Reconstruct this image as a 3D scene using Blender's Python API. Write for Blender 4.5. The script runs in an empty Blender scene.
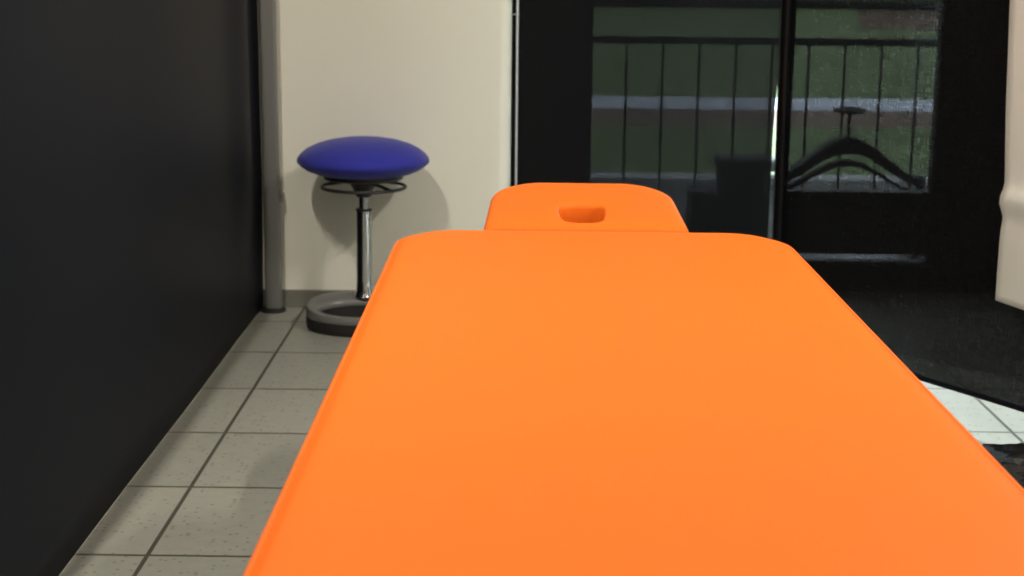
import bpy, bmesh, math, random
from mathutils import Vector, Matrix, noise
S = bpy.context.scene
COL = S.collection
PI = math.pi

# ------------------------------------------------------------------ materials
def new_mat(name):
    m = bpy.data.materials.new(name); m.use_nodes = True
    nt = m.node_tree
    return m, nt, nt.nodes['Principled BSDF']

def plain(name, col, rough=.6, metal=0., bump=0., bscale=200., var=0., vscale=6., spec=None, sheen=0., coat=0.):
    m, nt, b = new_mat(name)
    b.inputs['Base Color'].default_value = (*col, 1)
    b.inputs['Roughness'].default_value = rough
    b.inputs['Metallic'].default_value = metal
    if spec is not None: b.inputs['Specular IOR Level'].default_value = spec
    if sheen: b.inputs['Sheen Weight'].default_value = sheen; b.inputs['Sheen Roughness'].default_value = .4
    if coat: b.inputs['Coat Weight'].default_value = coat; b.inputs['Coat Roughness'].default_value = .2
    tc = nt.nodes.new('ShaderNodeTexCoord')
    if var:
        n = nt.nodes.new('ShaderNodeTexNoise'); n.inputs['Scale'].default_value = vscale; n.inputs['Detail'].default_value = 4
        nt.links.new(tc.outputs['Object'], n.inputs['Vector'])
        r = nt.nodes.new('ShaderNodeMapRange'); r.inputs['To Min'].default_value = 1 - var; r.inputs['To Max'].default_value = 1 + var
        nt.links.new(n.outputs['Fac'], r.inputs['Value'])
        mx = nt.nodes.new('ShaderNodeVectorMath'); mx.operation = 'SCALE'
        mx.inputs[0].default_value = col
        nt.links.new(r.outputs[0], mx.inputs['Scale']); nt.links.new(mx.outputs[0], b.inputs['Base Color'])
    if bump:
        n = nt.nodes.new('ShaderNodeTexNoise'); n.inputs['Scale'].default_value = bscale; n.inputs['Detail'].default_value = 3
        nt.links.new(tc.outputs['Object'], n.inputs['Vector'])
        bp = nt.nodes.new('ShaderNodeBump'); bp.inputs['Strength'].default_value = bump; bp.inputs['Distance'].default_value = .001
        nt.links.new(n.outputs['Fac'], bp.inputs['Height']); nt.links.new(bp.outputs[0], b.inputs['Normal'])
    return m

TILE = .3807
def tile_mat():
    m, nt, b = new_mat('speckled_tile')
    tc = nt.nodes.new('ShaderNodeTexCoord')
    mp = nt.nodes.new('ShaderNodeMapping')
    # joints run through x = -0.697 and y = 3.808
    mp.inputs['Location'].default_value = (.697 + 30*TILE, -3.808 + 30*TILE, 0)
    nt.links.new(tc.outputs['Object'], mp.inputs['Vector'])
    # right of the joint under the table the rows are laid a little further back
    sx_ = nt.nodes.new('ShaderNodeSeparateXYZ'); nt.links.new(tc.outputs['Object'], sx_.inputs[0])
    st = nt.nodes.new('ShaderNodeMath'); st.operation = 'GREATER_THAN'; st.inputs[1].default_value = -.697 + 3*TILE
    nt.links.new(sx_.outputs[0], st.inputs[0])
    ms_ = nt.nodes.new('ShaderNodeMath'); ms_.operation = 'MULTIPLY'; ms_.inputs[1].default_value = -.078
    nt.links.new(st.outputs[0], ms_.inputs[0])
    cx_ = nt.nodes.new('ShaderNodeCombineXYZ'); nt.links.new(ms_.outputs[0], cx_.inputs[1])
    va = nt.nodes.new('ShaderNodeVectorMath'); va.operation = 'ADD'
    nt.links.new(mp.outputs[0], va.inputs[0]); nt.links.new(cx_.outputs[0], va.inputs[1])
    br = nt.nodes.new('ShaderNodeTexBrick'); br.offset = 0; br.squash = 1
    br.inputs['Scale'].default_value = 1; br.inputs['Brick Width'].default_value = TILE; br.inputs['Row Height'].default_value = TILE
    br.inputs['Mortar Size'].default_value = .0048; br.inputs['Mortar Smooth'].default_value = .15; br.inputs['Bias'].default_value = 0
    br.inputs['Color1'].default_value = (.30, .298, .255, 1); br.inputs['Color2'].default_value = (.275, .277, .237, 1)
    br.inputs['Mortar'].default_value = (.075, .066, .05, 1)
    nt.links.new(va.outputs[0], br.inputs['Vector'])
    # mottling
    n = nt.nodes.new('ShaderNodeTexNoise'); n.inputs['Scale'].default_value = 35; n.inputs['Detail'].default_value = 6
    nt.links.new(tc.outputs['Object'], n.inputs['Vector'])
    r = nt.nodes.new('ShaderNodeMapRange'); r.inputs['To Min'].default_value = .86; r.inputs['To Max'].default_value = 1.14
    nt.links.new(n.outputs['Fac'], r.inputs['Value'])
    sc = nt.nodes.new('ShaderNodeVectorMath'); sc.operation = 'SCALE'
    nt.links.new(br.outputs['Color'], sc.inputs[0]); nt.links.new(r.outputs[0], sc.inputs['Scale'])
    # dark specks
    v = nt.nodes.new('ShaderNodeTexVoronoi'); v.inputs['Scale'].default_value = 75
    nt.links.new(tc.outputs['Object'], v.inputs['Vector'])
    sep = nt.nodes.new('ShaderNodeSeparateColor'); nt.links.new(v.outputs['Color'], sep.inputs[0])
    lt = nt.nodes.new('ShaderNodeMath'); lt.operation = 'LESS_THAN'; lt.inputs[1].default_value = .30
    nt.links.new(v.outputs['Distance'], lt.inputs[0])
    gt = nt.nodes.new('ShaderNodeMath'); gt.operation = 'GREATER_THAN'; gt.inputs[1].default_value = .72
    nt.links.new(sep.outputs[0], gt.inputs[0])
    mu = nt.nodes.new('ShaderNodeMath'); mu.operation = 'MULTIPLY'
    nt.links.new(lt.outputs[0], mu.inputs[0]); nt.links.new(gt.outputs[0], mu.inputs[1])
    m2 = nt.nodes.new('ShaderNodeMath'); m2.operation = 'MULTIPLY'; m2.inputs[1].default_value = .6
    nt.links.new(mu.outputs[0], m2.inputs[0])
    mix = nt.nodes.new('ShaderNodeMix'); mix.data_type = 'RGBA'
    nt.links.new(m2.outputs[0], mix.inputs[0]); nt.links.new(sc.outputs[0], mix.inputs[6]); mix.inputs[7].default_value = (.13, .115, .09, 1)
    nt.links.new(mix.outputs[2], b.inputs['Base Color'])
    b.inputs['Roughness'].default_value = .42
    bp = nt.nodes.new('ShaderNodeBump'); bp.inputs['Strength'].default_value = .6; bp.inputs['Distance'].default_value = .002; bp.invert = True
    nt.links.new(br.outputs['Fac'], bp.inputs['Height']); nt.links.new(bp.outputs[0], b.inputs['Normal'])
    return m

def mesh_fabric(name, trans, col=(.0055, .0055, .0064)):
    """black see-through screen weave: mostly yarn, a fraction of open holes"""
    m = bpy.data.materials.new(name); m.use_nodes = True
    nt = m.node_tree; nt.nodes.clear()
    out = nt.nodes.new('ShaderNodeOutputMaterial')
    tr = nt.nodes.new('ShaderNodeBsdfTransparent'); df = nt.nodes.new('ShaderNodeBsdfPrincipled')
    df.inputs['Base Color'].default_value = (*col, 1); df.inputs['Roughness'].default_value = .6; df.inputs['Specular IOR Level'].default_value = .05
    mix = nt.nodes.new('ShaderNodeMixShader')
    tc = nt.nodes.new('ShaderNodeTexCoord')
    facs = []
    for s in ((200, 200, 34), (34, 34, 200)):
        mp = nt.nodes.new('ShaderNodeMapping'); mp.inputs['Scale'].default_value = s
        n = nt.nodes.new('ShaderNodeTexNoise'); n.inputs['Scale'].default_value = 1; n.inputs['Detail'].default_value = 1
        nt.links.new(tc.outputs['Object'], mp.inputs[0]); nt.links.new(mp.outputs[0], n.inputs['Vector'])
        facs.append(n)
    ad = nt.nodes.new('ShaderNodeMath'); ad.operation = 'ADD'
    nt.links.new(facs[0].outputs['Fac'], ad.inputs[0]); nt.links.new(facs[1].outputs['Fac'], ad.inputs[1])
    r = nt.nodes.new('ShaderNodeMapRange'); r.inputs['From Min'].default_value = .65; r.inputs['From Max'].default_value = 1.35
    r.inputs['To Min'].default_value = 1 - trans*.72; r.inputs['To Max'].default_value = 1 - trans*1.28
    nt.links.new(ad.outputs[0], r.inputs['Value'])
    nt.links.new(r.outputs[0], mix.inputs[0]); nt.links.new(tr.outputs[0], mix.inputs[1]); nt.links.new(df.outputs[0], mix.inputs[2])
    nt.links.new(mix.outputs[0], out.inputs[0])
    return m

def glass_mat():
    m = bpy.data.materials.new('window_glass'); m.use_nodes = True
    nt = m.node_tree; nt.nodes.clear()
    out = nt.nodes.new('ShaderNodeOutputMaterial')
    tr = nt.nodes.new('ShaderNodeBsdfTransparent'); tr.inputs[0].default_value = (.93, .96, .95, 1)
    gl = nt.nodes.new('ShaderNodeBsdfGlossy'); gl.inputs['Roughness'].default_value = .02
    lw = nt.nodes.new('ShaderNodeLayerWeight'); pw = nt.nodes.new('ShaderNodeMath'); pw.operation = 'POWER'; pw.inputs[1].default_value = 5
    nt.links.new(lw.outputs['Facing'], pw.inputs[0])
    fr = nt.nodes.new('ShaderNodeMath'); fr.operation = 'MULTIPLY_ADD'; fr.inputs[1].default_value = .9; fr.inputs[2].default_value = .035
    nt.links.new(pw.outputs[0], fr.inputs[0])
    mix = nt.nodes.new('ShaderNodeMixShader')
    nt.links.new(fr.outputs[0], mix.inputs[0]); nt.links.new(tr.outputs[0], mix.inputs[1]); nt.links.new(gl.outputs[0], mix.inputs[2])
    nt.links.new(mix.outputs[0], out.inputs[0])
    return m

M = dict(
    tile=tile_mat(), glass=glass_mat(),
    wall=plain('cream_plaster', (.80, .78, .68), .85, bump=.15, bscale=120, var=.02, vscale=3),
    ceil=plain('white_ceiling', (.75, .74, .70), .9),
    skirt=plain('skirting_tile', (.17, .162, .135), .45, var=.25, vscale=30),
    orange=plain('orange_vinyl', (.80, .150, .011), .55, bump=.12, bscale=700, spec=.16),
    piping=plain('orange_piping', (.80, .140, .010), .5, spec=.25),
    under=plain('dark_underside', (.02, .018, .016), .7),
    wood=plain('beech_wood', (.46, .27, .12), .45, var=.15, vscale=14),
    blue=plain('blue_seat_fabric', (.020, .024, .34), .85, bump=.5, bscale=900, var=.08, vscale=300, sheen=.25),
    chrome=plain('chrome', (.62, .62, .62), .12, 1.),
    rod=plain('dark_steel_rod', (.42, .42, .42), .22, 1.),
    plastic=plain('black_plastic', (.018, .018, .019), .45),
    ringgrey=plain('dark_grey_plastic', (.15, .15, .145), .32, bump=.1, bscale=500),
    rubber=plain('black_rubber', (.009, .009, .009), .7),
    cloth=plain('black_screen_cloth', (.0066, .0074, .0128), .5, bump=.2, bscale=900, var=.06, vscale=2.5, spec=.07),
    alu=plain('grey_aluminium', (.22, .22, .215), .42, .45),
    bright_alu=plain('bright_aluminium', (.72, .74, .78), .3, .6),
    steel=plain('latch_steel', (.35, .31, .26), .4, .8),
    gloss=plain('gloss_black_bar', (.004, .004, .005), .2, spec=.25),
    mesh_l=mesh_fabric('black_mesh_dense', .0150),
    mesh_r=mesh_fabric('black_mesh_open', .031),
    cream=plain('cream_cloth', (.78, .75, .69), .9, bump=.3, bscale=300, var=.03, vscale=9),
    bag=plain('black_bag_film', (.010, .010, .011), .16, bump=.5, bscale=45, spec=.9),
    frame=plain('anthracite_frame', (.022, .022, .024), .45),
    terrace=plain('terrace_slab', (.10, .10, .095), .8, var=.2, vscale=5),
    kerb=plain('pale_kerb_stone', (.42, .43, .46), .8, var=.1, vscale=9),
    lawn=plain('lawn_grass', (.125, .175, .070), .9, var=.45, vscale=1.3),
    soil=plain('bare_soil', (.17, .12, .09), .95, var=.3, vscale=6),
    path=plain('pale_paving', (.52, .55, .64), .8, var=.1, vscale=3),
    brick=plain('pinkish_brick', (.30, .215, .19), .85, var=.25, vscale=4),
    hedge=plain('hedge_leaves', (.05, .10, .03), .9, var=.5, vscale=8),
    iron=plain('dark_iron', (.005, .005, .0055), .6),
)

# ------------------------------------------------------------------ helpers
def link(name, bm, mat, parent=None, smooth=False, bevel=0.):
    bmesh.ops.recalc_face_normals(bm, faces=bm.faces)
    me = bpy.data.meshes.new(name); bm.to_mesh(me); bm.free()
    if isinstance(mat, (list, tuple)):
        for k in mat: me.materials.append(M[k])
    else: me.materials.append(M[mat])
    o = bpy.data.objects.new(name, me); COL.objects.link(o)
    if smooth:
        for p in me.polygons: p.use_smooth = True
        me.set_sharp_from_angle(angle=math.radians(50))
    if bevel:
        md = o.modifiers.new('edge', 'BEVEL'); md.width = bevel; md.segments = 2; md.limit_method = 'ANGLE'
    if parent: o.parent = parent; 
    return o

def thing(name, label, cat, loc=(0, 0, 0), rz=0., group=None):
    o = bpy.data.objects.new(name, None); COL.objects.link(o)
    o.location = loc; o.rotation_euler = (0, 0, rz); o.empty_display_size = .1
    tag(o, label, cat, group); return o

def tag(o, label, cat, group=None, kind=None):
    o['label'] = label; o['category'] = cat
    if group: o['group'] = group
    if kind: o['kind'] = kind
    return o

def struct(o): o['kind'] = 'structure'; return o

def box(bm, x0, x1, y0, y1, z0, z1, mi=0):
    v = [bm.verts.new((x, y, z)) for z in (z0, z1) for y in (y0, y1) for x in (x0, x1)]
    for q in ((0, 1, 3, 2), (4, 6, 7, 5), (0, 4, 5, 1), (2, 3, 7, 6), (0, 2, 6, 4), (1, 5, 7, 3)):
        f = bm.faces.new([v[i] for i in q]); f.material_index = mi

def lathe(bm, prof, c=(0, 0, 0), n=48, close=True):
    rings = []
    for r, z in prof:
        if r < 1e-6: rings.append([bm.verts.new((c[0], c[1], c[2] + z))])
        else: rings.append([bm.verts.new((c[0] + r*math.cos(2*PI*i/n), c[1] + r*math.sin(2*PI*i/n), c[2] + z)) for i in range(n)])
    for a, b in zip(rings, rings[1:]):
        for i in range(n):
            j = (i + 1) % n
            if len(a) == 1 and len(b) == 1: continue
            if len(a) == 1: bm.faces.new((a[0], b[i], b[j]))
            elif len(b) == 1: bm.faces.new((a[i], a[j], b[0]))
            else: bm.faces.new((a[i], a[j], b[j], b[i]))
    if close:
        for r in (rings[0], rings[-1]):
            if len(r) > 2: bm.faces.new(r)

def tube(bm, pts, r, n=10, closed=False):
    pts = [Vector(p) for p in pts]; N = len(pts); rings = []
    for i, p in enumerate(pts):
        a = pts[(i - 1) % N] if (closed or i) else p
        b = pts[(i + 1) % N] if (closed or i < N - 1) else p
        t = (b - a).normalized()
        up = Vector((0, 0, 1)) if abs(t.z) < .95 else Vector((1, 0, 0))
        u = t.cross(up).normalized(); w = u.cross(t)
        rr = r[i] if isinstance(r, (list, tuple)) else r
        rings.append([bm.verts.new(p + (u*math.cos(2*PI*k/n) + w*math.sin(2*PI*k/n))*rr) for k in range(n)])
    m = N if closed else N - 1
    for i in range(m):
        a, b = rings[i], rings[(i + 1) % N]
        for k in range(n): bm.faces.new((a[k], a[(k + 1) % n], b[(k + 1) % n], b[k]))
    if not closed: bm.faces.new(rings[0]); bm.faces.new(rings[-1])

def bridge(bm, loops, cap_first=False, cap_last=False):
    n = len(loops[0])
    for a, b in zip(loops, loops[1:]):
        for i in range(n): bm.faces.new((a[i], a[(i + 1) % n], b[(i + 1) % n], b[i]))
    if cap_first: bm.faces.new(loops[0])
    if cap_last: bm.faces.new(loops[-1])

def rrect(w, l, radii, n=10, sub=12):
    """rounded rectangle outline centred on 0; radii (rx, ry) for corners: +x+y, -x+y, -x-y, +x-y"""
    pts = []
    cs = [(1, 1, 0), (-1, 1, 1), (-1, -1, 2), (1, -1, 3)]
    for sx, sy, k in cs:
        rx, ry = radii[k]
        cx, cy = sx*(w/2 - rx), sy*(l/2 - ry)
        for i in range(n + 1):
            a = PI/2*k + PI/2*i/n
            pts.append((cx + rx*math.cos(a), cy + ry*math.sin(a)))
    out = []
    N = len(pts)
    for i in range(N):                                   # subdivide the long straight runs
        a, b = pts[i], pts[(i + 1) % N]
        d = math.hypot(b[0] - a[0], b[1] - a[1]); out.append(a)
        k = int(d/.05)
        for j in range(1, k): out.append((a[0] + (b[0] - a[0])*j/k, a[1] + (b[1] - a[1])*j/k))
    return out

def plane_grid(bm, P, nu, nv):
    g = [[bm.verts.new(P(i/nu, j/nv)) for j in range(nv + 1)] for i in range(nu + 1)]
    for i in range(nu):
        for j in range(nv): bm.faces.new((g[i][j], g[i + 1][j], g[i + 1][j + 1], g[i][j + 1]))
    return g

# ------------------------------------------------------------------ the room
XL, XR, YF, HC = -3.0, 1.95, -2.0, 2.6
YW, YN = 4.78, 5.10                                       # back wall and the window wall set a little deeper
bm = bmesh.new(); box(bm, XL, XR, YF, YN + .12, -.10, 0); struct(link('floor', bm, 'tile'))
bm = bmesh.new(); box(bm, XL - .1, XR + .1, YF - .1, YN + .2, HC, HC + .1); struct(link('ceiling', bm, 'ceil'))
bm = bmesh.new(); box(bm, XL - .1, XL, YF, YN, 0, HC); struct(link('wall_left', bm, 'wall'))
bm = bmesh.new(); DY0, DY1 = 2.3, 3.4
box(bm, XR, XR + .1, YF, DY0, 0, HC); box(bm, XR, XR + .1, DY1, YN + .12, 0, HC); box(bm, XR, XR + .1, DY0, DY1, 2.2, HC); struct(link('wall_right', bm, 'wall'))
bm = bmesh.new(); box(bm, XL, XR, YF - .1, YF, 0, HC); struct(link('wall_front', bm, 'wall'))
# back wall: rounded outer corner, then the window wall
bm = bmesh.new()
prof = [(XL, YW), (-1.0, YW), (-.072, YW)]
for i in range(1, 11):
    a = -PI/2 + PI/2*i/10
    prof.append((-.072 + .040*math.cos(a), YW + .040 + .040*math.sin(a)))
prof += [(-.032, YN + .12), (XL, YN + .12)]
lo = [bm.verts.new((x, y, 0)) for x, y in prof]; hi = [bm.verts.new((x, y, HC)) for x, y in prof]
bridge(bm, [lo, hi], True, True)
o = struct(link('wall_back', bm, 'wall'))
W1, W2 = (.225, .892), (.907, 1.425)                      # the two glazed openings
YP = YN + .07
bm = bmesh.new()
box(bm, -.032, W1[0], YN, YP, 0, HC); box(bm, W1[1], W2[0], YN, YP, 0, HC); box(bm, W2[1], XR, YN, YP, 2.2, HC)
box(bm, W1[0], W1[1], YN, YP, 2.2, HC); box(bm, W2[0], W2[1], YN, YP, 2.2, HC)
struct(link('wall_window', bm, 'wall'))
bm = bmesh.new()
box(bm, XL, -.072, YW - .010, YW, 0, .058); struct(link('baseboard_back', bm, 'skirt', bevel=.002))

def glazed(name, x0, x1, bars, panes, label):
    root = bpy.data.objects.new(name, None); COL.objects.link(root); root.location = (0, 0, 0); struct(root)
    bm = bmesh.new()
    for b in bars: box(bm, b[0], b[1], YN + .005, YN + .06, b[2], b[3])
    link('window_frame', bm, 'frame', root, bevel=.003)
    for p in panes:
        bm = bmesh.new(); box(bm, p[0], p[1], YN + .028, YN + .034, p[2], p[3]); link('pane', bm, 'glass', root)
    return root
a, b = W1
glazed('window_1', a, b, [(a, a + .017, 0, 2.2), (b - .008, b, 0, 2.2), (a + .017, b - .008, 2.15, 2.2), (a + .017, b - .008, 0, .06)],
       [(a + .017, b - .008, .06, 2.15)], '')
a, b = W2
glazed('door_1', a, b, [(a, a + .013, 0, 2.2), (b - .015, b, 0, 2.2), (a + .013, b - .015, 2.15, 2.2),
                        (a + .013, b - .015, .134, .352), (a + .013, b - .015, 0, .108), (b, XR, 0, 2.2)],  # last bar: invented dark panel in place of lit wall behind the mesh
       [(a + .013, b - .015, .352, 2.15), (a + .013, b - .015, .108, .134)], '')

dr = bpy.data.objects.new('added_side_door', None); COL.objects.link(dr); dr.location = (XR, 2.85, 0); struct(dr)  # unseen glazed door, added to let daylight onto the floor by the right screen
bm = bmesh.new()
for y0, y1, z0, z1 in ((-.55, -.50, 0, 2.2), (.50, .55, 0, 2.2), (-.50, .50, 2.15, 2.2), (-.50, .50, 0, .05)): box(bm, .02, .08, y0, y1, z0, z1)
link('door_frame', bm, 'frame', dr, bevel=.003)
for y0, y1 in ((-.50, .50),):
    bm = bmesh.new(); box(bm, .047, .053, y0, y1, .05, 2.15); link('pane', bm, 'glass', dr)
# ------------------------------------------------------------------ outside
def slab(name, y0, y1, z0, z1, mat, x0=-25, x1=30):
    bm = bmesh.new(); box(bm, x0, x1, y0, y1, z0, z1); return struct(link(name, bm, mat))
slab('terrace', YN + .12, 8.58, -.22, -.10, 'terrace', -6, 9)
slab('added_pale_step', YN + .13, 5.90, -.10, .02, 'kerb', .90, 1.45)  # invented pale step, added to brighten the slot under the door rail
slab('side_terrace', -3, YN + .12, -.22, -.10, 'terrace', XR + .1, 9)
slab('kerb', 8.58, 8.80, -.22, -.09, 'kerb', -6, 9)
slab('lawn', 8.80, 11.6, -.22, -.10, 'lawn')
slab('soil_strip', 11.6, 12.95, -.22, -.10, 'soil')
slab('footpath', 12.95, 14.1, -.22, -.09, 'path')
slab('meadow', 14.1, 80, -.22, -.10, 'lawn', -60, 70)
bm = bmesh.new(); box(bm, 6.9, 12, 31, 31.25, -.10, .30); box(bm, 6.85, 12.05, 30.95, 31.3, .30, .36)
tag(link('garden_wall', bm, 'brick'), 'low pinkish brick wall far beyond the lawn behind the right mesh screen', 'wall')

rail = thing('railing', 'dark metal terrace railing with thin balusters outside the window', 'railing', (.9, 7.0, -.10))
for z0, z1, nm in ((1.018, 1.055, 'handrail'), (.852, .886, 'rail')):
    bm = bmesh.new(); box(bm, -4.0, 4.0, -.02, .02, z0, z1); link(nm, bm, 'iron', rail, bevel=.004)
bm = bmesh.new(); box(bm, -.0055, .0055, -.0055, .0055, 0, .855)
b0 = link('baluster', bm, 'iron', rail)
k0 = 1.327 - .9
ks = [i for i in range(-16, 13)]
first = True
for i in ks:
    c = b0 if first else b0.copy()
    if not first: COL.objects.link(c); c.parent = rail
    c.location = (k0 + i*.168, 0, 0); first = False
for x in (-4, 4):
    bm = bmesh.new(); box(bm, x - .025, x + .025, -.025, .025, 0, 1.06); link('post', bm, 'iron', rail)

# arched ornament on the terrace
orn = thing('garden_ornament', 'dark arched garden ornament with a disc on a stem, seen through the right mesh screen', 'ornament', (1.355, 6.2, -.10))
def arch_curve(t, top, drop, half):
    return t*half, top - drop*(.5 - .5*math.cos(PI*min(1, abs(t))))
for nm, top, drop, th, dep in (('arch', .488, .150, (.070, .030), .10), ('lower_arch', .413, .125, (.024, .012), .08)):
    bm = bmesh.new(); n = 40; half = .32; loops = []
    for i in range(n + 1):
        t = -1 + 2*i/n; x, z = arch_curve(t, top, drop, half)
        h = th[0]*(1 - abs(t)) + th[1]*abs(t)
        loops.append([bm.verts.new(v) for v in ((x, -dep/2, z - h/2), (x, dep/2, z - h/2), (x, dep/2, z + h/2), (x, -dep/2, z + h/2))])
    bridge(bm, loops, True, True); link(nm, bm, 'iron', orn, bevel=.004)
bm = bmesh.new(); lathe(bm, [(.008, .49), (.007, .62)], n=12); link('stem', bm, 'iron', orn, True)
bm = bmesh.new(); lathe(bm, [(0, .612), (.03, .614), (.068, .624), (.072, .630), (.06, .638), (.02, .645), (0, .646)], n=32); link('disc', bm, 'iron', orn, True)
for sx in (-1, 1):
    bm = bmesh.new(); box(bm, sx*.31 - .014, sx*.31 + .014, -.03, .03, 0, .36); link('leg', bm, 'iron', orn, bevel=.003)
# dark stepped planter left of it
pl = thing('planter', 'dark stepped planter on the terrace left of the arched ornament', 'planter', (.99, 6.75, -.10))
bm = bmesh.new(); box(bm, -.22, .17, -.12, .12, 0, .22); link('base_box', bm, 'iron', pl, bevel=.01)
bm = bmesh.new(); box(bm, -.09, .105, -.10, .10, .22, .31); link('upper_box', bm, 'iron', pl, bevel=.01)
bm = bmesh.new(); box(bm, -.10, .165, -.11, .11, .31, .365); link('rim', bm, 'iron', pl, bevel=.01)
bm = bmesh.new()
box(bm, -30, 34, 46, 48, -.1, 2.4)
bmesh.ops.subdivide_edges(bm, edges=[e for e in bm.edges if abs(e.verts[0].co.x - e.verts[1].co.x) > 5], cuts=90)
for v in bm.verts:
    v.co += noise.noise_vector(v.co*.7)*.35
struct(link('hedge', bm, 'hedge'))

# ------------------------------------------------------------------ massage table
TX0, TX1, TY0, TY1, TZ = -.2215, .489, .785, 2.764, .62
tcx, tcy = (TX0 + TX1)/2, (TY0 + TY1)/2
table = thing('massage_table', 'bright orange vinyl massage table in the middle of the room', 'massage table', (tcx, tcy, 0))
W, L = TX1 - TX0, TY1 - TY0
def cushion_loops(bm, prof, radii, W, L, zf=lambda x, y: 0.):
    loops = []
    for inset, z in prof:
        rr = [(max(.004, rx - inset), max(.004, ry - inset)) for rx, ry in radii]
        base = rrect(W, L, radii)
        # offset inwards by scaling towards the inset rectangle
        pts = []
        for x, y in base:
            sx = (W/2 - inset)/(W/2); sy = (L/2 - inset)/(L/2)
            pts.append((x*sx, y*sy))
        loops.append([bm.verts.new((x, y, z + zf(x, y))) for x, y in pts])
    return loops
R4 = [(.095, .13)]*4
bm = bmesh.new()
prof = [(.03, TZ - .072), (.010, TZ - .071), (.003, TZ - .066), (0, TZ - .055), (0, TZ - .026), (.001, TZ - .016), (.003, TZ - .0105), (.005, TZ - .0085),
        (.008, TZ - .0075), (.012, TZ - .0045), (.018, TZ - .0022), (.030, TZ - .0006), (.05, TZ)]
lp = cushion_loops(bm, prof, R4, W, L)
bridge(bm, lp, True, True)
link('tabletop_cushion', bm, 'orange', table, True)
bm = bmesh.new()
pts = [(x*(W/2 - .002)/(W/2), y*(L/2 - .002)/(L/2), TZ - .0115) for x, y in rrect(W, L, R4)]
tube(bm, pts, .0036, 8, True); link('piping', bm, 'piping', table, True)
bm = bmesh.new(); box(bm, -W/2 + .03, W/2 - .03, -L/2 + .04, L/2 - .04, TZ - .105, TZ - .073); link('support_board', bm, 'under', table, bevel=.004)
fr = bmesh.new()
for s in (-1, 1):
    box(fr, s*(W/2 - .07) - .015, s*(W/2 - .07) + .015, -L/2 + .08, L/2 - .08, TZ - .165, TZ - .105)
    box(fr, -W/2 + .085, W/2 - .085, s*(L/2 - .16) - .015, s*(L/2 - .16) + .015, TZ - .165, TZ - .105)
link('frame', fr, 'wood', table, bevel=.004)
for sx in (-1, 1):
    for sy in (-1, 1):
        bm = bmesh.new(); x, y = sx*(W/2 - .11), sy*(L/2 - .20)
        box(bm, x - .021, x + .021, y - .021, y + .021, .012, TZ - .105)
        lg = link('leg', bm, 'wood', table, bevel=.005)
        bm = bmesh.new(); lathe(bm, [(.026, 0), (.028, .006), (.024, .020), (.018, .022)], (x, y, 0), 20); link('foot_cap', bm, 'rubber', lg, True)

# headrest: gently tilted pad with a breathing hole, widening towards the table
HY0, HY1 = 2.776, 3.108
HW, HL = .390, HY1 - HY0
hcx, hcy = .1265 - tcx, (HY0 + HY1)/2 - tcy
def hz(yl): return .6215 + .1175*(yl + HL/2)
hr = [(.105, .125), (.105, .125), (.012, .012), (.012, .012)]
N = None
def hsamp(inset, dz, taper=True):
    base = rrect(HW, HL, hr); out = []
    for x, y in base:
        sx = (HW/2 - inset)/(HW/2); sy = (HL/2 - inset)/(HL/2)
        k = 1 - .075*(y + HL/2)/HL
        out.append(Vector((x*sx*k + hcx, y*sy + hcy, hz(y*sy) + dz)))
    return out
hole_c = (.1215 - tcx - hcx, 2.872 - tcy - hcy)
def hole(scale, dz):
    base = rrect(HW, HL, hr); out = []
    for x, y in base:
        a = math.atan2(y*HW/HL, x); c, s = math.cos(a), math.sin(a)
        e = 3.2; r = (abs(c)**e + abs(s)**e)**(-1/e)
        px, py = hole_c[0] + .0425*r*c*scale*(1 + .07*s), hole_c[1] + .062*r*s*scale
        out.append(Vector((px + hcx, py + hcy, hz(py) + dz)))
    return out
bm = bmesh.new()
rows = [hole(1.12, -.060), hsamp(.012, -.060), hsamp(.003, -.054), hsamp(0, -.044), hsamp(0, -.018), hsamp(.002, -.009), hsamp(.006, -.0035), hsamp(.012, -.001), hsamp(.022, 0)]
o1, h1 = hsamp(.022, 0), hole(1.16, 0)
for t in (.25, .5, .75): rows.append([p.lerp(q, t) for p, q in zip(o1, h1)])
rows += [h1, hole(1.09, -.0012), hole(1.04, -.004), hole(1.0, -.011), hole(1.0, -.03), hole(1.02, -.055), hole(1.12, -.060)]
lps = [[bm.verts.new(v) for v in r] for r in rows]
bridge(bm, lps); bmesh.ops.remove_doubles(bm, verts=bm.verts, dist=1e-6)
head = link('headrest', bm, 'orange', table, True)
bm = bmesh.new()
for x in (.03, .22): tube(bm, [(x - tcx, 2.62 - tcy, TZ - .11), (x - tcx, 2.80 - tcy, TZ - .07), (x - tcx, 3.0 - tcy, TZ - .035)], .008, 10)
link('headrest_bracket', bm, 'rod', table, True)

# ------------------------------------------------------------------ stool
sx, sy = -.480, 4.574
stool = thing('balance_stool', 'blue padded round stool with chrome column and ring base in front of the cream wall', 'stool', (sx, sy, 0))
bm = bmesh.new()
pf = [(0, .466), (.12, .467), (.150, .473), (.175, .484), (.192, .4955), (.2015, .505), (.2025, .510), (.200, .519), (.190, .532), (.172, .546), (.145, .559), (.110, .570), (.070, .577), (.03, .5802), (0, .5806)]
lathe(bm, pf, n=64, close=False); link('seat', bm, 'blue', stool, True)
bm = bmesh.new(); lathe(bm, [(0, .453), (.118, .453), (.122, .456), (.122, .466), (0, .466)], n=48, close=False); link('seat_plate', bm, 'plastic', stool, True)
bm = bmesh.new(); lathe(bm, [(.022, .398), (.024, .402), (.030, .418), (.042, .438), (.050, .453)], n=32); link('hub', bm, 'plastic', stool, True)
bm = bmesh.new()
tube(bm, [(.128*math.cos(2*PI*i/48), .128*math.sin(2*PI*i/48), .4285) for i in range(48)], .0052, 10, True)
lv = link('lever_ring', bm, 'plastic', stool, True)
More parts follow.
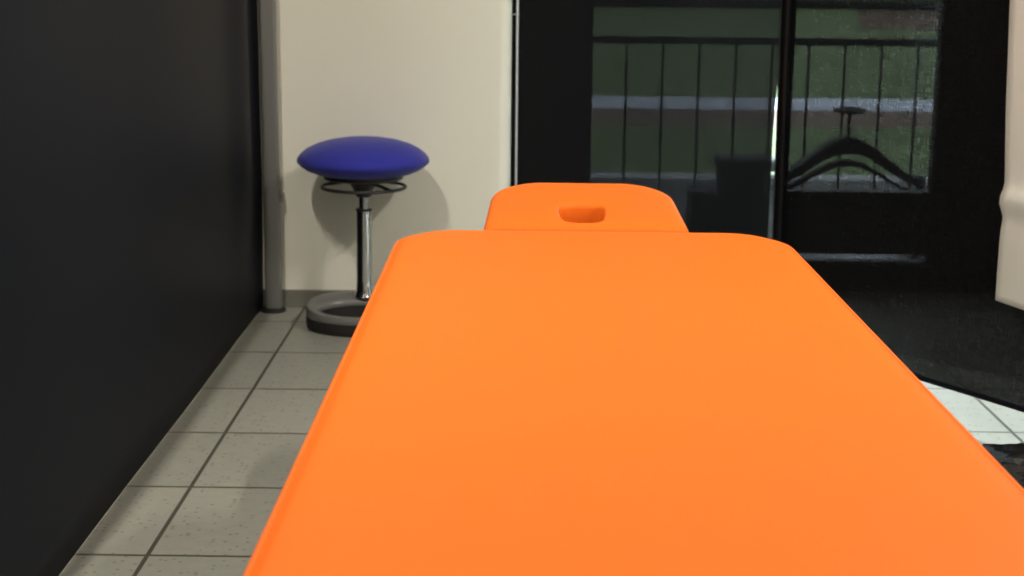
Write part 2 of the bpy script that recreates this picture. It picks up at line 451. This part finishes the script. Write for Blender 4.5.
for a in (-.75, PI - .4, PI/2 + .2):
    bm = bmesh.new(); tube(bm, [(.03*math.cos(a), .03*math.sin(a), .444), (.07*math.cos(a), .07*math.sin(a), .439), (.127*math.cos(a), .127*math.sin(a), .4285)], .0055, 8); link('spoke', bm, 'plastic', lv, True)
bm = bmesh.new(); lathe(bm, [(.0155, .34), (.0155, .402)], n=24); link('piston_rod', bm, 'rod', stool, True)
bm = bmesh.new(); lathe(bm, [(.033, .086), (.031, .090), (.0265, .105), (.0248, .14), (.0242, .30), (.0242, .356)], n=36); colm = link('column', bm, 'chrome', stool, True)
bm = bmesh.new(); lathe(bm, [(.0248, .354), (.0255, .356), (.0255, .359), (.022, .361), (.0147, .361)], n=36); link('collar', bm, 'plastic', colm, True)
# ring base: outer circle and a hole pushed to the front, thicker and higher under the column
def ring_loops(bm, rows, n=64):
    out = []
    for k, dz, zb in rows:                               # k: 0 = outer edge, 1 = hole edge
        lp = []
        for i in range(n):
            a = 2*PI*i/n; c, s = math.cos(a), math.sin(a)
            ox, oy, ix, iy = .172*c - .003, .142*s - .062, .124*c - .003, .077*s - .098
            x, y = ox + (ix - ox)*k, oy + (iy - oy)*k
            rear = max(0, min(1, (y + .20)/.21))
            z = dz + (zb*rear**1.3)
            lp.append(bm.verts.new((x, y, z)))
        out.append(lp)
    return out
bm = bmesh.new()
lp = ring_loops(bm, [(.06, .036, .004), (-.004, .038, .010), (-.006, .046, .017), (.03, .053, .023), (.10, .0575, .028), (.35, .0585, .031), (.65, .0585, .031), (.86, .056, .029), (.96, .050, .024), (.97, .044, .020), (.9, .030, 0)])
bridge(bm, lp)
bridge(bm, [lp[-1], lp[0]])
base = link('ring_base', bm, 'ringgrey', stool, True)
bm = bmesh.new()
lp = ring_loops(bm, [(.16, 0, 0), (.06, .004, 0), (.008, .014, 0), (.003, .039, .009), (.1, .041, .012), (.9, .038, .012), (1.0, .043, .019), (1.02, .030, .01), (1.06, .012, 0)])
bridge(bm, lp); bm.faces.new(lp[-1]); bm.faces.new(lp[0])
link('tread', bm, 'rubber', base, True)
stool.children[0].location = (0, 0, 0)

# ------------------------------------------------------------------ left black screen
scr = thing('privacy_screen', 'opaque black fabric privacy screen along the left side of the tiled floor', 'screen', (-.833, 2.6, 0))
def cloth_left(u, v):
    y = -.9 + u*(4.752 + .9) - 2.6
    z = .004 + v*1.60
    Y = y + 2.6
    x = .004*math.sin(Y*2.1 + z*.8) + .003*math.sin(Y*5 + 2)
    x += .028*math.exp(-((Y - 4.45)/.13)**2)*min(1, z/.5) + .014*math.exp(-((Y - 4.72)/.05)**2)
    x *= min(1, .25 + z*2.)
    return (x, y, z)
bm = bmesh.new(); plane_grid(bm, cloth_left, 150, 20)
o = link('screen_fabric', bm, 'cloth', scr, True)
sd = o.modifiers.new('thick', 'SOLIDIFY'); sd.thickness = .002
# pull post at the far end
bm = bmesh.new()
pp = [(.023, 2.10), (.066, 2.10), (.070, 2.106), (.072, 2.12), (.070, 2.135), (.064, 2.142), (.023, 2.142), (.019, 2.138), (.019, 2.104)]
lo = [bm.verts.new((x, y, .010)) for x, y in pp]; hi = [bm.verts.new((x, y, 1.62)) for x, y in pp]
bridge(bm, [lo, hi], True, True)
post = link('pull_post', bm, 'alu', scr, bevel=.002)
bm = bmesh.new(); lathe(bm, [(.0, 0), (.040, 0), (.042, .004), (.036, .010), (0, .011)], (.042, 2.115, 0), 28, False); link('foot', bm, 'rubber', post, True)
bm = bmesh.new(); box(bm, .070, .077, 2.115, 2.172, .372, .378); box(bm, .070, .079, 2.115, 2.125, .355, .398); box(bm, .071, .076, 2.105, 2.115, .362, .372); link('latch', bm, 'steel', post)
bm = bmesh.new(); box(bm, -.06, .05, -3.62, -3.50, 0, 1.66); link('cassette', bm, 'alu', scr, bevel=.01)

# ------------------------------------------------------------------ mesh screen in front of the left window
ms = thing('mesh_screen', 'black see-through mesh screen with a pale edge rod, right of the cream wall', 'screen', (.39, 4.832, 0))
def cloth_mid(u, v):
    z = .01 + v*1.9
    xl = -.029 - .39; xr = .814 + .004*(z - .4) - .39
    if z > .62: xr += .055*(z - .62)
    x = xl + u*(xr - xl)
    return (x, .006*math.sin(u*9), z)
bm = bmesh.new(); plane_grid(bm, cloth_mid, 60, 24); link('mesh_fabric', bm, 'mesh_l', ms, True)
bm = bmesh.new(); tube(bm, [(-.0110 - .39, -.012, .01), (-.0150 - .39, -.012, 1.9)], .0037, 10); er = link('edge_rod', bm, 'bright_alu', ms, True)
er['label'] = 'pale aluminium edge rod'
bm = bmesh.new(); box(bm, -.42, -.398, -.020, -.006, .946, .949); link('clip', bm, 'bright_alu', er)
bm = bmesh.new(); box(bm, -.42, .45, -.02, .02, 1.9, 1.94); link('top_rail', bm, 'frame', ms, bevel=.004)

# ------------------------------------------------------------------ angled mesh screen on the right
d = Vector((.521, -.853, 0)).normalized(); nrm = Vector((-d.y*-1, 0, 0))
nrm = Vector((d.y, -d.x, 0)).normalized()                  # points to the camera side (-x, -y)
A = Vector((.722, 4.072, 0))
rs = thing('mesh_screen', 'black mesh screen with a glossy upright bar, angled behind the orange table', 'screen', A, 0)
LEN = 2.22
ZB = .100
def cloth_right(u, v):
    p = d*(u*LEN) + nrm*(.006*math.sin(u*11))
    return (p.x, p.y, ZB + v*(1.75 - ZB))
bm = bmesh.new(); plane_grid(bm, cloth_right, 60, 24); link('mesh_fabric', bm, 'mesh_r', rs, True)
bm = bmesh.new(); tube(bm, [tuple(d*(LEN*i/20) + nrm*(.006*math.sin(i/20*11)) + Vector((0, 0, ZB + .006))) for i in range(21)], .007, 8); link('hem_bar', bm, 'cloth', rs, True)
bm = bmesh.new()
cs = []
for z, off in ((0.0, .006), (1.77, -.014)):
    cs.append([bm.verts.new((off - .010 + .017*math.cos(2*PI*i/20), .017*math.sin(2*PI*i/20), z)) for i in range(20)])
bridge(bm, cs, True, True); bar = link('pull_bar', bm, 'gloss', rs, True)
bar['label'] = 'glossy black upright bar'
bm = bmesh.new(); lathe(bm, [(.05, 0), (.05, .006), (.02, .012), (.018, .03)], (-.004, 0, 0), 24); link('foot', bm, 'plastic', bar, True)
e = d*LEN
bm = bmesh.new(); box(bm, e.x - .03, e.x + .03, e.y - .03, e.y + .03, 0, 1.78); link('cassette', bm, 'frame', rs, bevel=.006)

# cream cloth hung over the right end of that screen
B = A + d*.797 + nrm*.035
cc = None
bm = bmesh.new()
def cream(u, v):
    zt = 1.80
    z = .36 + v*(zt - .36)
    s = u*.75
    prof = .008*math.sin(z*4) + .008*math.exp(-((z - .595)/.022)**2) - .007*math.exp(-((z - .55)/.02)**2)
    tb = ((.30, .0), (.34, 0.), (.515, -.001), (.585, -.006), (.625, 0.), (.80, -.018), (1.02, -.034), (1.9, -.06)); left = 0
    for (za, la), (zb, lb) in zip(tb, tb[1:]):
        if za <= z <= zb: left = la + (lb - la)*(z - za)/(zb - za)
    drop = -.022*math.sin(u*2)*(1 - v)
    p = d*(s + left*(1 - u)) + nrm*(prof + .010*math.sin(s*13 + z))
    return (p.x, p.y, z + drop)
plane_grid(bm, cream, 40, 90)
o = link('draped_cloth', bm, 'cream', None, True); o.location = B
sd = o.modifiers.new('thick', 'SOLIDIFY'); sd.thickness = .004
tag(o, 'cream cloth hanging over the right end of the angled black mesh screen', 'cloth')

# crumpled black bag on the floor
bm = bmesh.new(); bmesh.ops.create_icosphere(bm, subdivisions=5, radius=1)
for v in bm.verts:
    p = v.co.copy(); k = 1 + .16*noise.noise(p*2.2) + .10*abs(noise.noise(p*5 + Vector((3, 1, 2)))) + .07*noise.noise(p*9) + .05*abs(noise.noise(p*19))
    z = p.z*.080*k + .066
    v.co = Vector((p.x*.23*k, p.y*.20*k, max(.001, z)))
o = link('plastic_bag', bm, 'bag', None, True); o.location = (1.07, 2.87, 0)
tag(o, 'crumpled shiny black plastic bag on the floor right of the orange table', 'bag')

# ------------------------------------------------------------------ light
def tube_or_fill_lamp(name, loc, power, sx, sy, col=(1, .94, .83)):
    l = bpy.data.lights.new(name, 'AREA'); l.shape = 'RECTANGLE'; l.size = sx; l.size_y = sy; l.energy = power; l.color = col
    o = bpy.data.objects.new(name, l); COL.objects.link(o); o.location = loc
tube_or_fill_lamp('tube_or_fill_lamp', (-.852, 2.0, 2.56), 52, .02, .5)
tube_or_fill_lamp('tube_or_fill_lamp', (1.55, 2.4, 2.56), 58, .03, .5)
tube_or_fill_lamp('tube_or_fill_lamp', (.1, -.7, 2.56), 15, .045, 1.2)  # added fill light behind the camera, not one of the room's tubes
sun = bpy.data.lights.new('sun', 'SUN'); sun.energy = 7; sun.angle = .01; sun.color = (.94, .97, 1)
so = bpy.data.objects.new('sun', sun); COL.objects.link(so)
so.rotation_euler = Vector((-.40, .42, -.85)).to_track_quat('-Z', 'Y').to_euler()
w = bpy.data.worlds.new('sky'); S.world = w; w.use_nodes = True
bg = w.node_tree.nodes['Background']; bg.inputs['Strength'].default_value = 9
bg.inputs['Color'].default_value = (.80, .90, 1.0, 1)

# ------------------------------------------------------------------ camera
cam = bpy.data.cameras.new('camera'); co = bpy.data.objects.new('camera', cam); COL.objects.link(co)
F = 1500.
cam.sensor_width = 36; cam.lens = F/1024*36; cam.clip_start = .05; cam.clip_end = 300
pitch, yaw, roll = math.atan(323/F), math.atan(6.6/F), .0106
f = Vector((-math.sin(yaw)*math.cos(pitch), math.cos(yaw)*math.cos(pitch), -math.sin(pitch)))
r = Vector((math.cos(yaw), math.sin(yaw), 0)); u = r.cross(f)
Rr = r*math.cos(roll) + u*math.sin(roll); Uu = u*math.cos(roll) - r*math.sin(roll)
co.matrix_world = Matrix(((Rr.x, Uu.x, -f.x, 0), (Rr.y, Uu.y, -f.y, 0), (Rr.z, Uu.z, -f.z, 1.1), (0, 0, 0, 1)))
cam.dof.use_dof = True; cam.dof.focus_distance = 2.3; cam.dof.aperture_fstop = 8
S.camera = co
S.view_settings.view_transform = 'Standard'; S.view_settings.look = 'None'
S.view_settings.gamma = 1; S.view_settings.use_curve_mapping = False; S.view_settings.exposure = 0.
